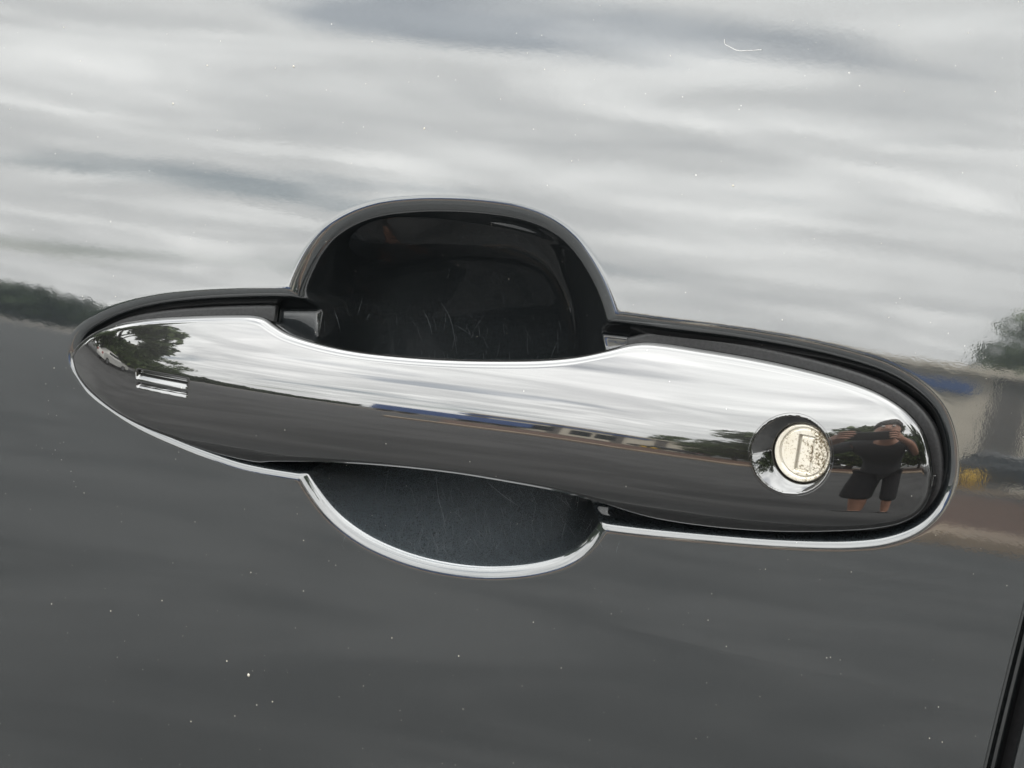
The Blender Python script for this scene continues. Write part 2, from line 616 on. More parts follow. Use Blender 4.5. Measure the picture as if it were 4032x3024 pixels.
# height of the handle's rim above the skin, from tip to round end
rim_h = lambda px: np.interp(px, (266, 330, 450, 700, 1100, 1600, 2200, 2700, 3100, 3300, 3500, 3600, 3674),
                             np.array((0.0, 1.5, 3.6, 5.2, 7.6, 11.2, 10.2, 4.6, 2.6, 1.8, 0.8, 0.2, -0.3))*1e-3)
top_l = spline(np.array([trace(x, y, rim_h(x)) for x, y in top_px]), 20, closed=False)
bot_l = spline(np.array([trace(x, y, rim_h(x)) for x, y in bot_px]), 20, closed=False)[::-1]
outline = resample(np.vstack([top_l, bot_l[::-1][1:-1]]), 900)
u0, u1 = outline[:, 0].min(), outline[:, 0].max()
NU, NV = 880, 190
th = np.linspace(0, 1, NU)
us = u0+(u1-u0)*(0.5-0.5*np.cos(pi*th))*0.35+(u1-u0)*0.65*(th+0.0*th)
# crowd columns at both ends so that the round end stays round
x01 = 0.5-0.5*np.cos(pi*th)
us = u0+(u1-u0)*(0.45*x01+0.55*(3*th**2-2*th**3))
ot, ob = np.argsort(top_l[:, 0]), np.argsort(bot_l[:, 0])
zt = np.interp(us, top_l[ot, 0], top_l[ot, 1])
zb = np.interp(us, bot_l[ob, 0], bot_l[ob, 1])
zt[0] = zb[0] = 0.5*(zt[0]+zb[0])
zt[-1] = zb[-1] = 0.5*(zt[-1]+zb[-1])
pv = np.linspace(0, 1, NV)
pv = 0.55*(0.5-0.5*np.cos(pi*pv))+0.45*pv
HU = np.repeat(us[:, None], NV, 1)
HWm = zt[:, None]+(zb-zt)[:, None]*pv[None]

uof = lambda px: trace(px, 1650, HH)[0]
yaw_k = [(266, -30), (330, -24), (450, -15), (700, -8.5), (1100, -4.5), (1600, -1.5), (2200, 1.0), (2700, 5.5),
         (3100, 9.5), (3300, 12.0), (3500, 16.0), (3600, 22.0), (3674, 32.0)]
fu = np.linspace(u0-0.002, u1+0.002, 2500)
yw = smooth1(np.array([uof(p) for p, _ in yaw_k]), np.array([a for _, a in yaw_k], float), fu, 0.004)
slope = -np.tan(np.radians(yw))
hc = np.concatenate([[0], np.cumsum((slope[1:]+slope[:-1])/2*np.diff(fu))])
hc += -0.0023-hc[0]
hm_px = [(266, 1440), (450, 1502), (700, 1518), (1100, 1570), (1600, 1628), (2200, 1702), (2600, 1768), (3000, 1832),
         (3400, 1866), (3674, 1880)]
hm = traces(hm_px, 0.013)
RQ = 0.040


def handle_base(u, w):
    mid = smooth1(hm[:, 0], hm[:, 1], u, 0.008)
    dw = w-mid
    low = np.clip(-dw-0.0098, 0, None)                 # the underside turns away faster
    return np.interp(u, fu, hc)-RQ*(1-np.sqrt(np.clip(1-(dw/RQ)**2, 0.05, 1)))-low*low/(2*0.0075)


# two slim sensor grooves near the tip
groove_px = [((563, 1457), (779, 1489), 0.0009, 0.0017, 0.0015), ((564, 1504), (779, 1536), 0.0007, 0.0009, 0.00085)]
LOCK = trace(3118, 1791, 0.0095)
LOCK_R = 0.0095


def handle_h(u, w, s):
    h = handle_base(u, w)
    r = 0.0019
    q = np.clip(s, 0, r)
    h = h-(r-np.sqrt(np.clip(r*r-(r-q)**2, 0, None)))*0.9
    for (ax, ay), (bx, by), up_, dn_, dp in groove_px:
        a, b = trace(ax, ay, 0.006), trace(bx, by, 0.006)
        e = b-a
        ln_ = np.hypot(*e)
        al = ((u-a[0])*e[0]+(w-a[1])*e[1])/ln_
        ac = (-(u-a[0])*e[1]+(w-a[1])*e[0])/ln_+0.0002      # above the floor line positive
        cross = np.where(ac > 0, np.clip(1-ac/up_, 0, 1)**1.5, np.clip(1+ac/dn_, 0, 1))
        endm = np.clip(np.minimum(al, ln_-al)/0.0007+0.5, 0, 1)
        h = h-dp*cross*endm*endm*(3-2*endm)
    d = np.hypot(u-LOCK[0], w-LOCK[1])
    h = h-0.012*np.clip((LOCK_R-0.0008-d)/0.0006, 0, 1)
    return h


s_in = np.clip(inside_dist(outline, np.stack([HU.ravel(), HWm.ravel()], 1)), 0, None).reshape(HU.shape)
s_in[:, 0] = s_in[:, -1] = 0
s_in[0] = s_in[-1] = 0
HHt = handle_h(HU, HWm, s_in)
# back of the grip: hollow over the finger cup, feet into the pocket at the ends
back = smooth1(np.array([uof(p) for p in (266, 900, 1150, 1500, 2100, 2350, 2600, 3674)]),
               np.array([-0.0052, -0.0050, -0.0048, -0.0045, -0.0045, -0.0048, -0.0050, -0.0052]), us, 0.003)
pb = np.linspace(1, 0, 14)
inset = np.minimum(0.0030, (zt-zb)*0.25)
BU = np.repeat(us[:, None], 14, 1)
BW = (zt-inset)[:, None]+((zb+inset)-(zt-inset))[:, None]*pb[None]
bmin = np.minimum(back, HHt.min(1)-0.0004)
BH = np.repeat(bmin[:, None], 14, 1)+0.0*BU
AU = np.concatenate([HU, BU], 1)
AW = np.concatenate([HWm, BW], 1)
AH = np.concatenate([HHt, BH], 1)
handle = np_mesh('door_handle', vv(AU, AW, AH).reshape(-1, 3), grid_faces(*AU.shape, cyc=True, flip=True), M['handle'])
part(handle, car)

# lock bezel: a dish set into the handle; its rim follows the handle's curve, its floor is square to the door
# and lies off centre, so that the left wall is broad and shallow and the right one short
na_ = 128
ang = np.linspace(0, 2*pi, na_, endpoint=False)
LOCK_IN = trace(3156, 1786, 0.0075)
off = LOCK_IN-LOCK
R_IN = 0.0072
h_in = float(handle_base(np.array([LOCK_IN[0]+R_IN]), np.array([LOCK_IN[1]]))[0])-0.0012
prof = [(0.00012, 0, -0.00004), (0.00008, 0, 0.00003), (0.0, 0, 0.00003), (-0.00012, 0, -0.00004)]
rings = []
for dr, k_, dh in prof:
    uu, ww = LOCK[0]+(LOCK_R+dr)*np.cos(ang), LOCK[1]+(LOCK_R+dr)*np.sin(ang)
    rings.append(vv(uu, ww, handle_base(uu, ww)+dh))
for k_ in np.linspace(0.08, 1, 14):
    rk = LOCK_R-0.0003+(R_IN-LOCK_R+0.0003)*k_
    uu, ww = LOCK[0]+off[0]*k_+rk*np.cos(ang), LOCK[1]+off[1]*k_+rk*np.sin(ang)
    uo, wo = LOCK[0]+LOCK_R*np.cos(ang), LOCK[1]+LOCK_R*np.sin(ang)
    ke = 1-(1-k_)**1.25
    rings.append(vv(uu, ww, handle_base(uo, wo)*(1-ke)+h_in*ke))
for dr, dh in ((-0.0001, -0.0001), (-0.0002, -0.0004), (-0.0002, -0.003)):
    rings.append(vv(LOCK_IN[0]+(R_IN+dr)*np.cos(ang), LOCK_IN[1]+(R_IN+dr)*np.sin(ang), np.full(na_, h_in+dh)))
rings = np.array(rings)
bez = np_mesh('lock_bezel', rings.reshape(-1, 3), grid_faces(len(rings), na_, cyc=True, flip=False), M['bezel'])
subpart(bez, handle)

# lock cylinder face with ring groove and keyway
mt, t, b = new_mat('worn_brass_nickel')
tcn = N(t, 'ShaderNodeTexCoord')
nz = N(t, 'ShaderNodeTexNoise', Scale=1900.0, Detail=4.0, Roughness=0.7)
nw = N(t, 'ShaderNodeTexNoise', Scale=260.0, Detail=3.0, Roughness=0.6)
for n in (nz, nw):
    L(t, tcn.outputs['Object'], n.inputs['Vector'])
sx_ = N(t, 'ShaderNodeSeparateXYZ')
L(t, tcn.outputs['Object'], sx_.inputs[0])
side = math_(t, 'MULTIPLY', math_(t, 'SUBTRACT', sx_.outputs[0], float(LOCK_IN[0])+0.001), -11.0)   # more pitting to the right
pit = ramp(t, math_(t, 'ADD', side, math_(t, 'ADD', math_(t, 'MULTIPLY', nz.outputs['Fac'], 0.7), math_(t, 'MULTIPLY', nw.outputs['Fac'], 0.3))),
           [(0.39, 1.0), (0.50, 0.0)])
c = mix(t, nw.outputs['Fac'], (0.36, 0.325, 0.258), (0.37, 0.355, 0.32))
c = mix(t, pit, c, (0.07, 0.05, 0.025))
L(t, c, b.inputs['Base Color'])
b.inputs['Metallic'].default_value = 0.55
L(t, math_(t, 'ADD', 0.36, math_(t, 'MULTIPLY', pit, 0.4)), b.inputs['Roughness'])
bp = N(t, 'ShaderNodeBump', Strength=0.5, Distance=0.00006)
L(t, nz.outputs['Fac'], bp.inputs['Height'])
L(t, bp.outputs[0], b.inputs['Normal'])
M['lock'] = mt
gx = np.linspace(-1, 1, 200)*0.0067
rr = np.linspace(0, 1, 110)*0.00692
an2 = np.linspace(0, 2*pi, 220, endpoint=False)
RRg, AAg = np.meshgrid(rr, an2, indexing='ij')
cx, cy = RRg*np.cos(AAg), RRg*np.sin(AAg)
lh = np.zeros_like(cx)
lh -= 0.0010*np.clip((RRg-0.0064)/0.0005, 0, 1)**2                       # chamfer
lh -= 0.00028*np.exp(-((np.hypot(cx-0.0004, cy-0.0002)-0.0056)/0.00017)**2)                       # ring groove
kx, ky = np.abs(cx-0.0006)-0.0017, np.abs(cy)-0.0040
kd = np.maximum(kx, ky)
lh -= 0.00045*np.clip(0.5-kd/0.0003, 0, 1)+0.0005*np.exp(-((cx+0.0010)/0.00022)**2)*(np.abs(cy) < 0.0040)*0.6
lh -= 0.00032*np.exp(-(kd/0.00016)**2)                              # keyway shutter
face_h = h_in-0.0005
lv = vv(LOCK_IN[0]+cx, LOCK_IN[1]+cy, face_h+lh)
skirt = vv(LOCK_IN[0]+cx[-1], LOCK_IN[1]+cy[-1], np.full(len(an2), face_h-0.004))
lv = np.concatenate([lv, skirt[None]])
lock = np_mesh('lock_cylinder', lv.reshape(-1, 3), grid_faces(len(lv), len(an2), cyc=True), M['lock'])
subpart(lock, handle)

# rubber seats under both ends of the handle, showing as a rim inside the pocket
def seat(keep, cut_u, sign):
    tn = np.roll(outline, -3, 0)-np.roll(outline, 3, 0)
    tn /= np.linalg.norm(tn, axis=1)[:, None]
    nn = np.stack([-tn[:, 1], tn[:, 0]], 1)
    orient = np.sign(np.sum((outline-outline.mean(0))*nn))
    nn *= orient
    idx = np.where(keep(outline[:, 0]))[0]
    brk = np.where(np.diff(idx) > 1)[0]
    if len(brk):
        idx = np.concatenate([idx[brk[0]+1:], idx[:brk[0]+1]])
    loops_ = []
    for grow, hh_ in ((0.0013, -0.0060), (0.0013, -0.0046), (0.0010, -0.0042), (0.0004, -0.0042), (-0.0030, -0.0040)):
        q = outline[idx]+nn[idx]*grow
        q[:, 0] = np.maximum(q[:, 0], cut_u) if sign > 0 else np.minimum(q[:, 0], cut_u)
        loops_.append(vv(q[:, 0], q[:, 1], np.full(len(q), hh_)))
    loops_ = np.array(loops_)
    cen = np.repeat(loops_[-1].mean(0)[None], loops_.shape[1], 0)
    loops_ = np.concatenate([loops_, cen[None]])
    return loops_


M['gasket'] = simple('grey_black_gasket', (0.010, 0.010, 0.0105), 0.55, 0.5, 1400, spec=0.3)
for keep, cu_, sg in ((lambda x: x < uof(965), uof(965), -1), (lambda x: x > uof(2365), uof(2365), 1)):
    lp = seat(keep, cu_, sg)
    o = np_mesh('base_gasket', lp.reshape(-1, 3), grid_faces(lp.shape[0], lp.shape[1], cyc=True), M['gasket'], smooth=True)
    subpart(o, handle)

# ------------------------------------------------------------------ wear and dirt on the paint
def skin_h(pts):
    """height of the door surface, recess included, at (k,2) door points"""
    pts = np.asarray(pts)
    h = door_h(pts[:, 0], pts[:, 1])
    fi = (pts[:, 0]-ud[0])/STEP
    fj = (pts[:, 1]-wd[0])/STEP
    ok = (fi > 1) & (fi < len(ud)-2) & (fj > 1) & (fj < len(wd)-2)
    i, j = np.clip(fi, 0, len(ud)-2).astype(int), np.clip(fj, 0, len(wd)-2).astype(int)
    a, b_ = np.clip(fi-i, 0, 1), np.clip(fj-j, 0, 1)
    dd = depth[i, j]*(1-a)*(1-b_)+depth[i+1, j]*a*(1-b_)+depth[i, j+1]*(1-a)*b_+depth[i+1, j+1]*a*b_
    return h-np.where(ok, dd, 0)


def in_recess(px, py):
    """door point seen at a photograph position, allowing for the depth of the recess"""
    h = 0.0
    for _ in range(6):
        q = trace(px, py, h)
        h = float(skin_h(q[None])[0])
    return q


M['scratch'] = simple('scratched_paint', (0.065, 0.07, 0.075), 0.6, 0.4, 3000, spec=0.3)
scr = [[(1727, 1177), (1752, 1215), (1774, 1257), (1788, 1320), (1799, 1392)], [(1318, 1213), (1334, 1255), (1347, 1305)],
       [(1427, 1172), (1418, 1210), (1408, 1240)], [(1980, 1165), (1983, 1197)], [(1281, 1262), (1283, 1305)],
       [(1665, 1220), (1690, 1270), (1702, 1318)], [(2196, 1300), (2197, 1390)], [(1575, 1330), (1565, 1366)],
       [(1716, 1868), (1727, 1960), (1756, 2076)], [(2230, 2053), (2218, 2090), (2212, 2130)],
       [(1920, 1900), (1980, 1950), (2040, 1992)], [(1780, 1890), (1830, 1960)], [(2210, 1950), (2255, 2010)],
       [(1668, 1870), (1690, 1950)], [(2065, 1965), (2005, 2045)], [(1530, 1850), (1515, 1945)]]
rs = random.Random(4)
for _ in range(150):
    x = rs.gauss(1850, 240)
    y = rs.uniform(1230, 1400) if rs.random() < .25 else rs.uniform(1900, 2150)
    a = rs.gauss(1.45, .35)
    ln = rs.uniform(18, 75)
    scr.append([(x, y), (x+ln*.5*cos(a)+rs.uniform(-4, 4), y+ln*.5*sin(a)), (x+ln*cos(a), y+ln*sin(a))])
V_, F_ = [], []
for q_, line in enumerate(scr):
    pts = np.array([in_recess(x, y) for x, y in line])
    if len(pts) > 2:
        pts = spline(pts, 6, closed=False)
    wdt = (0.00004 if q_ < 16 else 0.000018)*rs.uniform(.7, 1.3)*(0.6 if line[0][1] < 1600 else 1.0)
    tg = np.gradient(pts, axis=0)
    tg /= np.linalg.norm(tg, axis=1)[:, None]+1e-12
    nn = np.stack([-tg[:, 1], tg[:, 0]], 1)*wdt
    taper = np.sin(np.linspace(0.25, pi-.25, len(pts)))[:, None]
    for sd in (-1, 1):
        e = pts+sd*nn*taper
        V_.append(vv(e[:, 0], e[:, 1], skin_h(e)+0.00003))
    base = sum(len(v) for v in V_[:-2])
    k_ = len(pts)
    F_ += [(base+i, base+i+1, base+k_+i+1, base+k_+i) for i in range(k_-1)]
so_ = np_mesh('scratches', np.concatenate(V_), np.array(F_), M['scratch'], door, smooth=False)
so_['kind'] = 'stuff'

M['dust'] = simple('pale_dust', (0.30, 0.28, 0.24), 0.9, 0.2, 900, spec=0.1)
spots = [(1156, 262, 9), (816, 258, 7), (681, 408, 8), (1671, 506, 9), (316, 240, 5), (251, 108, 5), (2886, 731, 9), (979, 2658, 11),
         (893, 2603, 7), (1073, 2763, 7), (1011, 2776, 5), (925, 2819, 5), (752, 2841, 6), (203, 2378, 5), (988, 2254, 5),
         (1195, 2128, 4), (1195, 2327, 5), (1543, 2512, 5), (1806, 2583, 5), (436, 2406, 5), (638, 2365, 4), (331, 1941, 4),
         (2100, 2450, 4), (2788, 2442, 4), (3352, 2252, 4), (3014, 2241, 4), (3255, 2590, 4), (3270, 2588, 4), (3695, 2784, 4),
         (2210, 2630, 4), (3660, 2907, 4), (3710, 2922, 4), (2860, 2545, 3), (213, 1449, 4), (3540, 100, 4), (2640, 220, 4),
         (3812, 130, 4), (3560, 360, 4), (2300, 412, 4), (1440, 330, 4), (3080, 1260, 4), (3500, 1250, 4)]
for _ in range(330):
    spots.append((rs.uniform(-60, 4100), rs.uniform(-40, 3060), abs(rs.gauss(0, 1))*1.2+0.9))
bm = bmesh.new()
for x, y, r in spots:
    q = in_recess(x, y)
    hs = float(skin_h(q[None])[0])
    if not np.isfinite(hs) or float(inside_dist(outline, q[None])[0]) > -0.001 or q[0] > gap_u(q[1])-0.002:
        continue
    rr_ = r*0.000033
    nv = bmesh.ops.create_icosphere(bm, subdivisions=1, radius=rr_)['verts']
    ax, ay = rs.uniform(.7, 1.1), rs.uniform(.8, 1.5)
    for v in nv:
        v.co = Vector((q[0]+v.co.x*ax, -hs+v.co.y*.5, q[1]+v.co.z*ay))
du = bm_obj('dust', bm, M['dust'], None, True)
du.location = ORIGIN
du.rotation_euler = (-TILT, 0, 0)
tag(du, 'pale dust specks scattered thinly over the glossy black door', 'dust', kind='stuff')

M['lint'] = simple('white_lint', (0.38, 0.37, 0.35), 0.8, 0.05)
bm = bmesh.new()
lp = spline(traces([(2816, 158), (2819, 175), (2842, 189), (2868, 201), (2915, 202), (2964, 198)]), 5, closed=False)
hl = skin_h(lp)+0.00012
add_tube(bm, [(u_, -h_, w_) for (u_, w_), h_ in zip(lp, hl)], 0.00005, 6)
ln_ = bm_obj('lint_thread', bm, M['lint'], None, True)
ln_.location = ORIGIN
ln_.rotation_euler = (-TILT, 0, 0)
tag(ln_, 'short bent white thread of lint stuck on the door near the top right', 'thread')

# ================================================================== the place the paint mirrors
def at(az, d, z=0.0):
    """az degrees to the left of straight out from the door, d metres away"""
    a = radians(az)
    return Vector((-sin(a)*d, -cos(a)*d, z))


M['mulch'] = simple('brown_mulch', (0.085, 0.042, 0.024), 0.9, 0.4, 6.0, bump=0.02)
M['kerb'] = simple('tan_concrete', (0.34, 0.26, 0.18), 0.85, 0.2, 1.4, col2=(0.16, 0.12, 0.09))
M['bark'] = simple('tree_bark', (0.10, 0.075, 0.055), 0.9, 0.35, 12.0)
M['wall'] = simple('beige_stucco', (0.66, 0.60, 0.50), 0.9, 0.08, 2.0)
M['bluefascia'] = simple('blue_fascia', (0.045, 0.10, 0.27), 0.5, 0.1, 4.0)
M['column'] = simple('grey_column', (0.14, 0.13, 0.12), 0.85, 0.12, 4.0)
M['glass'] = simple('dark_window_glass', (0.03, 0.035, 0.04), 0.08, 0.1, 2.0)
M['yellow'] = simple('yellow_paint', (0.62, 0.38, 0.03), 0.6, 0.12, 8.0)
M['carblack'] = simple('far_car_dark_paint', (0.03, 0.032, 0.036), 0.2, 0.1, 3.0, coat=1.0)
M['carwhite'] = simple('far_car_white_paint', (0.7, 0.69, 0.66), 0.3, 0.04, 3.0, coat=0.6)
M['tyre'] = simple('tyre_rubber', (0.02, 0.02, 0.02), 0.8)
M['rim'] = simple('wheel_alloy', (0.35, 0.35, 0.36), 0.35, metal=0.8)
M['redlamp'] = simple('red_tail_lamp', (0.30, 0.012, 0.01), 0.25)
M['white'] = simple('white_painted_board', (0.7, 0.69, 0.65), 0.7, 0.05)


def leaf_mat(name, a, bcol):
    mt, t, b = new_mat(name)
    oi = N(t, 'ShaderNodeNewGeometry')
    L(t, mix(t, oi.outputs['Random Per Island'], a, bcol), b.inputs['Base Color'])
    b.inputs['Roughness'].default_value = 0.6
    b.inputs['Specular IOR Level'].default_value = 0.2
    return mt


M['leaf'] = leaf_mat('oak_leaves', (0.040, 0.070, 0.020), (0.115, 0.155, 0.055))
M['leafdark'] = leaf_mat('hedge_leaves', (0.016, 0.030, 0.014), (0.050, 0.075, 0.030))


def leaf_quads(centres, size, rg):
    k = len(centres)
    d1 = rg.normal(size=(k, 3))
    d1 /= np.linalg.norm(d1, axis=1)[:, None]
    d2 = np.cross(d1, rg.normal(size=(k, 3)))
    d2 /= np.linalg.norm(d2, axis=1)[:, None]
    s = size*rg.uniform(.6, 1.3, (k, 1))
    v = np.stack([centres-d1*s, centres+d2*s*.55, centres+d1*s, centres-d2*s*.55], 1)
    return v.reshape(-1, 3), np.arange(k*4).reshape(-1, 4)


def tree_parts(h, wd, seed, nleaf):
    rg = np.random.default_rng(seed)
    bm = bmesh.new()
    add_tube(bm, [(0, 0, 0), (.05*wd*.3, 0, h*.2), (0, .03*wd, h*.45), (.02*wd, 0, h*.75)],
             [h*.028, h*.021, h*.016, h*.006], 10)
    clumps = []
    for k in range(16):
        a = 2*pi*k/16*2.4+rg.uniform(-.3, .3)
        z = h*rg.uniform(.16, .95)
        r = wd*.5*rg.uniform(.35, 1.0)*sqrt(max(0.12, 1-((z/h-.55)/.47)**2))
        e = np.array([r*cos(a), r*sin(a), z])
        add_tube(bm, [(0, 0, z*.62), (e[0]*.5, e[1]*.5, z*.84), tuple(e)], [h*.010, h*.006, h*.002], 6)
        clumps.append((e, wd*rg.uniform(.12, .22)))
    cs = []
    for e, r in clumps:
        p = rg.normal(size=(nleaf//16, 3))
        p /= np.linalg.norm(p, axis=1)[:, None]
        cs.append(e+p*r*rg.uniform(.35, 1.05, (len(p), 1))*np.array([1.15, 1.15, .8]))
    return bm, leaf_quads(np.concatenate(cs), h*.028, rg)


tree_proto = []
for k, (h, wd_) in enumerate(((9.0, 8.0), (10.0, 7.0), (6.0, 5.5))):
    bm, (lv_, lf_) = tree_parts(h, wd_, 20+k, 5200)
    tr = empty('leafy_tree')
    bm_obj('trunk', bm, M['bark'], tr, True)
    np_mesh('crown', lv_, lf_, M['leaf'], tr, smooth=False)
    tree_proto.append([tr, False])


def put_tree(kind, az, d, s, label):
    tr, used = tree_proto[kind]
    if used:
        o = tr.copy()
        C.objects.link(o)
        for ch in tr.children:
            cc = ch.copy()
            C.objects.link(cc)
            cc.parent = o
    else:
        o = tr
        tree_proto[kind][1] = True
    o.location = at(az, d)
    o.rotation_euler = (0, 0, random.uniform(0, 6.28))
    o.scale = (s,)*3
    tag(o, label, 'tree', 'trees mirrored in the paint')
    return o


TREES = [(2, 0.6, 31, 0.95, 'leafy tree mirrored in the handle just left of the lock'),
         (2, 3.0, 40, 0.95, 'small tree mirrored left of the lock, farthest from it'),
         (0, -6.5, 27, 1.35, 'tree mirrored in the handle just right of the lock'),
         (1, -12.5, 25, 1.25, 'tree mirrored between the lock and the photographer'),
         (0, -19.0, 25, 1.35, 'tall tree mirrored right above the photographer'),
         (1, -27.0, 23, 1.2, 'tree mirrored at the right end of the handle'),
         (0, -38.0, 23, 1.2, 'outermost tree mirrored in the rounded handle end'),
         (0, -50.0, 20, 1.7, 'tree mirrored in the left wall of the lock dish'),
         (1, -62.0, 18, 1.7, 'tree mirrored low in the left wall of the lock dish'),
         (0, -75.0, 18, 1.7, 'tree mirrored deepest in the left wall of the lock dish'),
         (1, 6.4, 56, 0.95, 'tree rising behind the beige shop at the right edge of the door'),
         (2, 48.5, 30, 0.9, 'low tree mirrored in the handle right of the sensor grooves'),
         (2, 53.0, 27, 1.0, 'low tree mirrored in the handle just above the lower groove'),
         (0, 57.0, 22, 0.9, 'tree mirrored in the handle above the sensor grooves'),
         (1, 63.0, 17, 1.1, 'tall tree mirrored in the pointed handle tip'),
         (0, 71.0, 15, 1.1, 'tree mirrored closest to the pointed handle tip'),
         (1, 82.0, 15, 1.2, 'tree mirrored at the very tip of the handle')]
for a in TREES:
    put_tree(*a)

# low belt of far woods on the left
rg = np.random.default_rng(5)
k = 26000
azs = rg.uniform(28, 64, k)
ds = rg.uniform(88, 104, k)
hmax = np.array([2.2+1.5*mnoise.noise(Vector((a*.55, 3.1, 0)))+0.7*mnoise.noise(Vector((a*2.3, 7, 0))) for a in azs])
hmax = np.clip(hmax+np.clip((azs-33)*.28, 0, 3.5), 1.2, 8)
zz = hmax*np.sqrt(rg.uniform(0, 1, k))
ctr = np.stack([-np.sin(np.radians(azs))*ds, -np.cos(np.radians(azs))*ds, zz], 1)
lv_, lf_ = leaf_quads(ctr, 0.5, rg)
tag(np_mesh('tree_belt', lv_, lf_, M['leafdark'], smooth=False), 'low dark green belt of far trees mirrored at the left edge of the door',
    'trees', kind='stuff')

# mulch bed with tan kerbs
def sector(name, az0, az1, d0, d1, z0, z1, mat, n=24, wob=0.0):
    bm = bmesh.new()
    ri, ro = [], []
    for i in range(n+1):
        a = az0+(az1-az0)*i/n
        w_ = wob*mnoise.noise(Vector((a*.3, d0, 1)))
        ri.append((at(a, d0+w_)))
        ro.append((at(a, d1+w_)))
    for i in range(n):
        lo = [ri[i], ri[i+1], ro[i+1], ro[i]]
        vb = [bm.verts.new((p.x, p.y, z0)) for p in lo]
        vt = [bm.verts.new((p.x, p.y, z1)) for p in lo]
        bm.faces.new(vt)
        bm.faces.new((vb[0], vb[1], vt[1], vt[0]))
        bm.faces.new((vb[2], vb[3], vt[3], vt[2]))
    bmesh.ops.remove_doubles(bm, verts=bm.verts, dist=0.001)
    bmesh.ops.recalc_face_normals(bm, faces=bm.faces)
    return bm_obj(name, bm, mat)


tag(sector('mulch_bed', -60, 23, 13.0, 29, 0.0, 0.10, M['mulch'], wob=.8), kind='structure')
tag(sector('kerb', -60, 26, 11.4, 13.0, 0.0, 0.13, M['kerb'], wob=.8), kind='structure')
tag(sector('kerb', -60, 30, 36.5, 37.6, 0.0, 0.13, M['kerb'], wob=.3), kind='structure')

M['gravel'] = simple('pale_gravel', (0.30, 0.28, 0.25), 0.9, 0.5, 0.6)
tag(sector('path', 27, 60, 72, 84, 0.0, 0.05, M['gravel'], wob=3.0), kind='structure')

# long beige shop with a blue band
shop = empty('beige_shop', at(14, 45))
shop.scale = (1.5, 1.3, 1.3)
shop.rotation_euler = (0, 0, radians(-4))
tag(shop, 'long beige shop with a blue fascia and grey columns mirrored right of the handle', 'building')


def boxes(name, lst, mat, parent, bev=0.0):
    bm = bmesh.new()
    for lo, hi in lst:
        add_box(bm, lo, hi, bev)
    return bm_obj(name, bm, mat, parent)


boxes('wall', [((-4.6, -4, 0), (5.8, 0, 3.6))], M['wall'], shop)
boxes('roof', [((-4.8, -4.2, 3.6), (6.0, 0.34, 3.82))], M['wall'], shop)
boxes('blue_fascia', [((-4.8, 0.08, 2.95), (2.75, 0.2, 3.3))], M['bluefascia'], shop)
for x in (-4.2, -1.6, 1.35, 3.3, 5.3):
    boxes('column', [((x-.28, -0.1, 0), (x+.28, 0.06, 3.6))], M['column'], shop)
for x in (-3.9, -2.6, -0.9, 0.3):
    f = boxes('window', [((x, 0.0, 0.6), (x+1.05, 0.05, 2.4))], M['column'], shop)
    boxes('pane', [((x+.06, 0.05, 0.66), (x+.99, 0.07, 2.34))], M['glass'], f)

for x, lab in ((9.0, 'left yellow parking post mirrored right of the handle'),
               (8.1, 'right yellow parking post mirrored right of the handle')):
    bm = bmesh.new()
    add_tube(bm, [(0, 0, 0), (0, 0, .62), (0, 0, .70), (0, 0, .73)], [.17, .17, .13, .02], 12)
    o = bm_obj('parking_post', bm, M['yellow'], None, True)
    o.location = at(x, 37)
    tag(o, lab, 'post', 'yellow parking posts')


def make_car(label, mat):
    root = empty('far_car')
    prof = [(-2.2, .35), (-2.25, .75), (-1.9, .92), (-1.1, 1.0), (-.45, 1.42), (.75, 1.45), (1.55, 1.05), (2.15, .98), (2.25, .6), (2.2, .35)]
    bm = bmesh.new()
    secs = []
    for y, ins in ((-.86, .10), (-.74, 0), (.74, 0), (.86, .10)):
        secs.append([bm.verts.new((x*(1-.02*(ins > 0)), y*(.80 if z > 1.1 else 1), z-ins*.4*(z > .5))) for x, z in prof])
    for a, b in zip(secs, secs[1:]):
        for i in range(len(prof)):
            j = (i+1) % len(prof)
            bm.faces.new((a[i], a[j], b[j], b[i]))
    bm.faces.new(secs[0][::-1])
    bm.faces.new(secs[-1])
    bmesh.ops.recalc_face_normals(bm, faces=bm.faces)
    bm_obj('body', bm, mat, root)
    for s in (-1, 1):
        boxes('side_window', [((-.75, s*.80-.01, 1.02), (1.1, s*.80+.01, 1.32))], M['glass'], root)
        for x in (-1.4, 1.4):
            bm = bmesh.new()
            add_tube(bm, [(x, s*.70, .33), (x, s*.885, .33)], .33, 20)
            wq = bm_obj('wheel', bm, M['tyre'], root)
            bm = bmesh.new()
            add_tube(bm, [(x, s*.80, .33), (x, s*.892, .33)], .20, 14)
            bm_obj('rim', bm, M['rim'], wq)
        boxes('tail_lamp', [((2.18, s*.62-.14, .70), (2.27, s*.62+.14, .88))], M['redlamp'], root)
    tag(root, label, 'car', 'cars mirrored in the paint')
    return root


c1 = make_car('dark car parked before the beige shop, mirrored right of the handle', M['carblack'])
c1.location = at(7.0, 38.5)
c1.rotation_euler = (0, 0, radians(15))
c2 = make_car('white car mirrored beside the photographer in the handle', M['carwhite'])
c2.location = at(-8.5, 30)
c2.rotation_euler = (0, 0, radians(-12))
c3 = make_car('white car mirrored in the pointed handle tip', M['carwhite'])
c3.location = at(64, 13.0)
c3.rotation_euler = (0, 0, radians(70))

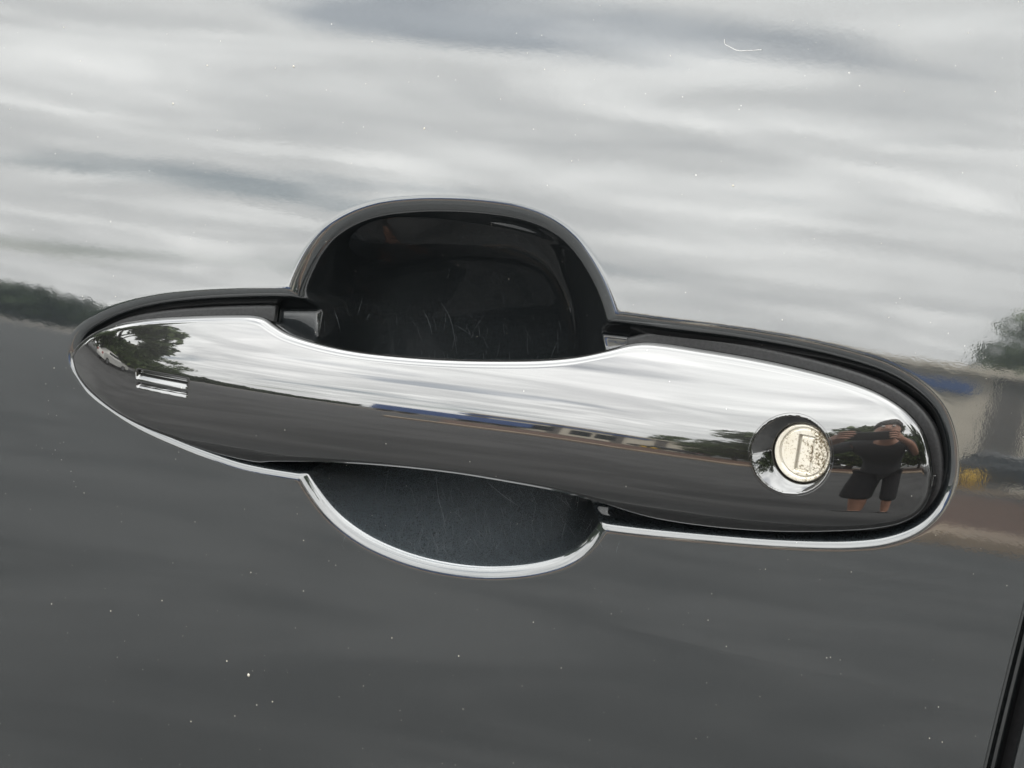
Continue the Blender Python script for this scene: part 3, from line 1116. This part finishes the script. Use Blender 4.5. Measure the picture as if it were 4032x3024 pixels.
# blue lorry trailer low on the horizon, mirrored in the middle of the handle
tr_ = empty('blue_trailer', at(23.0, 46))
tr_.rotation_euler = (0, 0, radians(-25))
tag(tr_, 'long blue trailer mirrored along the middle of the handle', 'trailer')
boxes('box_body', [((-3.4, -1.2, .9), (3.4, 1.2, 3.0))], M['bluefascia'], tr_, .05)
for x in (-2.6, -1.6, 2.4):
    bm = bmesh.new()
    add_tube(bm, [(x, .8, .48), (x, 1.15, .48)], .48, 18)
    bm_obj('wheel', bm, M['tyre'], tr_)

# ------------------------------------------------------------------ the photographer, mirrored in the handle
M['skin'] = simple('tanned_skin', (0.36, 0.19, 0.13), 0.55, 0.15, 18)
M['shirt'] = simple('charcoal_shirt', (0.022, 0.023, 0.026), 0.9, 0.25, 40)
M['shorts'] = simple('black_shorts', (0.007, 0.007, 0.009), 0.9, 0.2, 40)
M['hair'] = simple('dark_brown_hair', (0.018, 0.011, 0.008), 0.6, 0.3, 120)
M['shoe'] = simple('dark_shoe_leather', (0.02, 0.018, 0.017), 0.5, 0.2, 30)
M['phone'] = simple('black_phone_glass', (0.012, 0.012, 0.013), 0.15, 0.1, 10)
M['eye'] = simple('eye_white', (0.55, 0.53, 0.50), 0.2, 0.05, 60)


def skin_mesh(name, verts, edges, mat, parent, sub=2, root=0):
    me = bpy.data.meshes.new(name)
    me.from_pydata([v[:3] for v in verts], edges, [])
    o = bpy.data.objects.new(name, me)
    C.objects.link(o)
    me.materials.append(mat)
    sk = o.modifiers.new('skin', 'SKIN')
    sk.use_smooth_shade = True
    for i, v in enumerate(verts):
        r = v[3]
        me.skin_vertices[0].data[i].radius = r if isinstance(r, tuple) else (r, r)
        me.skin_vertices[0].data[i].use_root = (i == root)
    sb = o.modifiers.new('sub', 'SUBSURF')
    sb.levels = sb.render_levels = sub
    o.parent = parent
    return o


P0 = Vector((0.50, -1.10, 0))
face_dir = (Vector((cam_off.x, cam_off.y, 0))-Vector((P0.x, P0.y, 0))).normalized()
person = empty('person', P0, math.atan2(-face_dir.x, face_dir.y))
tag(person, 'person in charcoal shirt and black shorts holding up a phone before the car', 'person')
to_local = Matrix.Rotation(-math.atan2(-face_dir.x, face_dir.y), 4, 'Z') @ Matrix.Translation(-P0)
lens = to_local @ (ORIGIN+cam_off)
lz = lens.z
ly = lens.y


class Chain:
    def __init__(self):
        self.v, self.e = [], []

    def add(self, pts, start=None):
        prev = start
        for p in pts:
            self.v.append(p)
            i = len(self.v)-1
            if prev is not None:
                self.e.append((prev, i))
            prev = i
        return prev


b_ = Chain()
pel = b_.add([(0, -.22, .93, (.155, .115))])
ch = b_.add([(0, -.17, 1.04, (.145, .105)), (0, -.06, 1.15, (.165, .115)), (0, .05, 1.23, (.160, .10))], pel)
hd = b_.add([(0, .125, 1.275, .056), (0, .16, 1.30, .058), (0, .195, 1.335, (.072, .085)), (0, .205, 1.40, (.078, .098)), (0, .20, 1.465, (.058, .07))], ch)
b_.add([(0, .305, 1.365, .016)], hd-1)                                      # nose
for s_ in (-1, 1):
    b_.add([(s_*.088, .195, 1.385, .017)], hd-1)                             # ears
    hp = b_.add([(s_*.095, -.21, .86, .088), (s_*.105, -.13, .50, .058), (s_*.108, -.17, .30, .052), (s_*.11, -.19, .09, .036)], pel)
    b_.add([(s_*.118, -.10, .045, (.036, .030)), (s_*.125, .0, .03, (.036, .020))], hp)
    px_ = .078
    wr = b_.add([(s_*.185, .05, 1.235, .060), (s_*.265, .12, 1.14, .045), (s_*.285, .20, 1.08, .040), (s_*.20, .34, lz-.05, .033), (s_*.125, ly-.075, lz-.02, .025)], ch)
    pm = b_.add([(s_*.105, ly-.045, lz-.008, (.030, .016))], wr)
    for k_, (dz, ln2) in enumerate(((.032, .9), (.013, 1.0), (-.006, .95), (-.024, .78))):
        b_.add([(s_*.098, ly-.018, lz+dz*.9, .0095), (s_*.088, ly+.010, lz+dz, .0088), (s_*(.088-.020*ln2), ly+.020, lz+dz*1.05, .0082),
                (s_*(.088-.036*ln2), ly+.018, lz+dz*1.08, .0072)], pm)
    b_.add([(s_*.092, ly-.050, lz+.022, .012), (s_*.072, ly-.040, lz+.034, .0105), (s_*.052, ly-.034, lz+.036, .009)], pm)
body = skin_mesh('body', b_.v, b_.e, M['skin'], person)
c_ = Chain()
w0_ = c_.add([(0, -.20, .78, (.180, .15)), (0, -.21, .88, (.188, .150)), (0, -.20, .96, (.185, .14))])
w1_ = c_.add([(0, -.16, 1.05, (.178, .13)), (0, -.06, 1.155, (.190, .135)), (0, .05, 1.235, (.175, .115)), (0, .105, 1.27, .070)], w0_)
for s_ in (-1, 1):
    c_.add([(s_*.185, .05, 1.235, .076), (s_*.25, .105, 1.16, .068), (s_*.272, .15, 1.12, .066)], w1_-1)
skin_mesh('shirt', c_.v, c_.e, M['shirt'], person)
d_ = Chain()
q0 = d_.add([(0, -.21, .95, (.172, .132))])
for s_ in (-1, 1):
    d_.add([(s_*.098, -.20, .84, .110), (s_*.112, -.15, .60, .096), (s_*.116, -.135, .40, .094)], q0)
skin_mesh('shorts', d_.v, d_.e, M['shorts'], person)
for s_ in (-1, 1):
    skin_mesh('shoe', [(s_*.11, -.20, .055, .050), (s_*.12, -.09, .05, (.048, .042)), (s_*.128, .02, .035, (.045, .030))], [(0, 1), (1, 2)], M['shoe'], person)
    bm = bmesh.new()
    bmesh.ops.create_uvsphere(bm, u_segments=12, v_segments=8, radius=.012)
    for v in bm.verts:
        v.co += Vector((s_*.032, .288, 1.405))
    bm_obj('eye', bm, M['eye'], person, True)
bm = bmesh.new()
bmesh.ops.create_icosphere(bm, subdivisions=4, radius=1)
for v in bm.verts:
    d = v.co.copy()
    n_ = 1+.10*mnoise.noise(d*4)+.05*mnoise.noise(d*11)
    cut = 1 if d.y < .35 else max(0, 1-(d.y-.35)*1.4)
    zc_ = d.z if d.z > -.15 or d.y < -.1 else -.15
    v.co = Vector((d.x*.096*n_, .192+d.y*.112*n_*(.80+.2*cut), 1.445+zc_*.092*n_))
bm_obj('hair', bm, M['hair'], person, True)

# phone held just behind the picture's viewpoint
bm = bmesh.new()
add_box(bm, (-.078, -.0085, -.037), (.078, 0, .037), .003)
ph = bm_obj('phone', bm, M['phone'])
ph.location = ORIGIN+cam_off-fwd*0.006
ph.rotation_euler = Matrix((R_, fwd, U_)).transposed().to_euler()
bm = bmesh.new()
add_box(bm, (-.074, -.0088, -.034), (.074, -.0085-.0002, .034))
bm_obj('screen', bm, M['glass'], ph)
tag(ph, 'black phone held sideways in both hands of the photographer', 'phone')
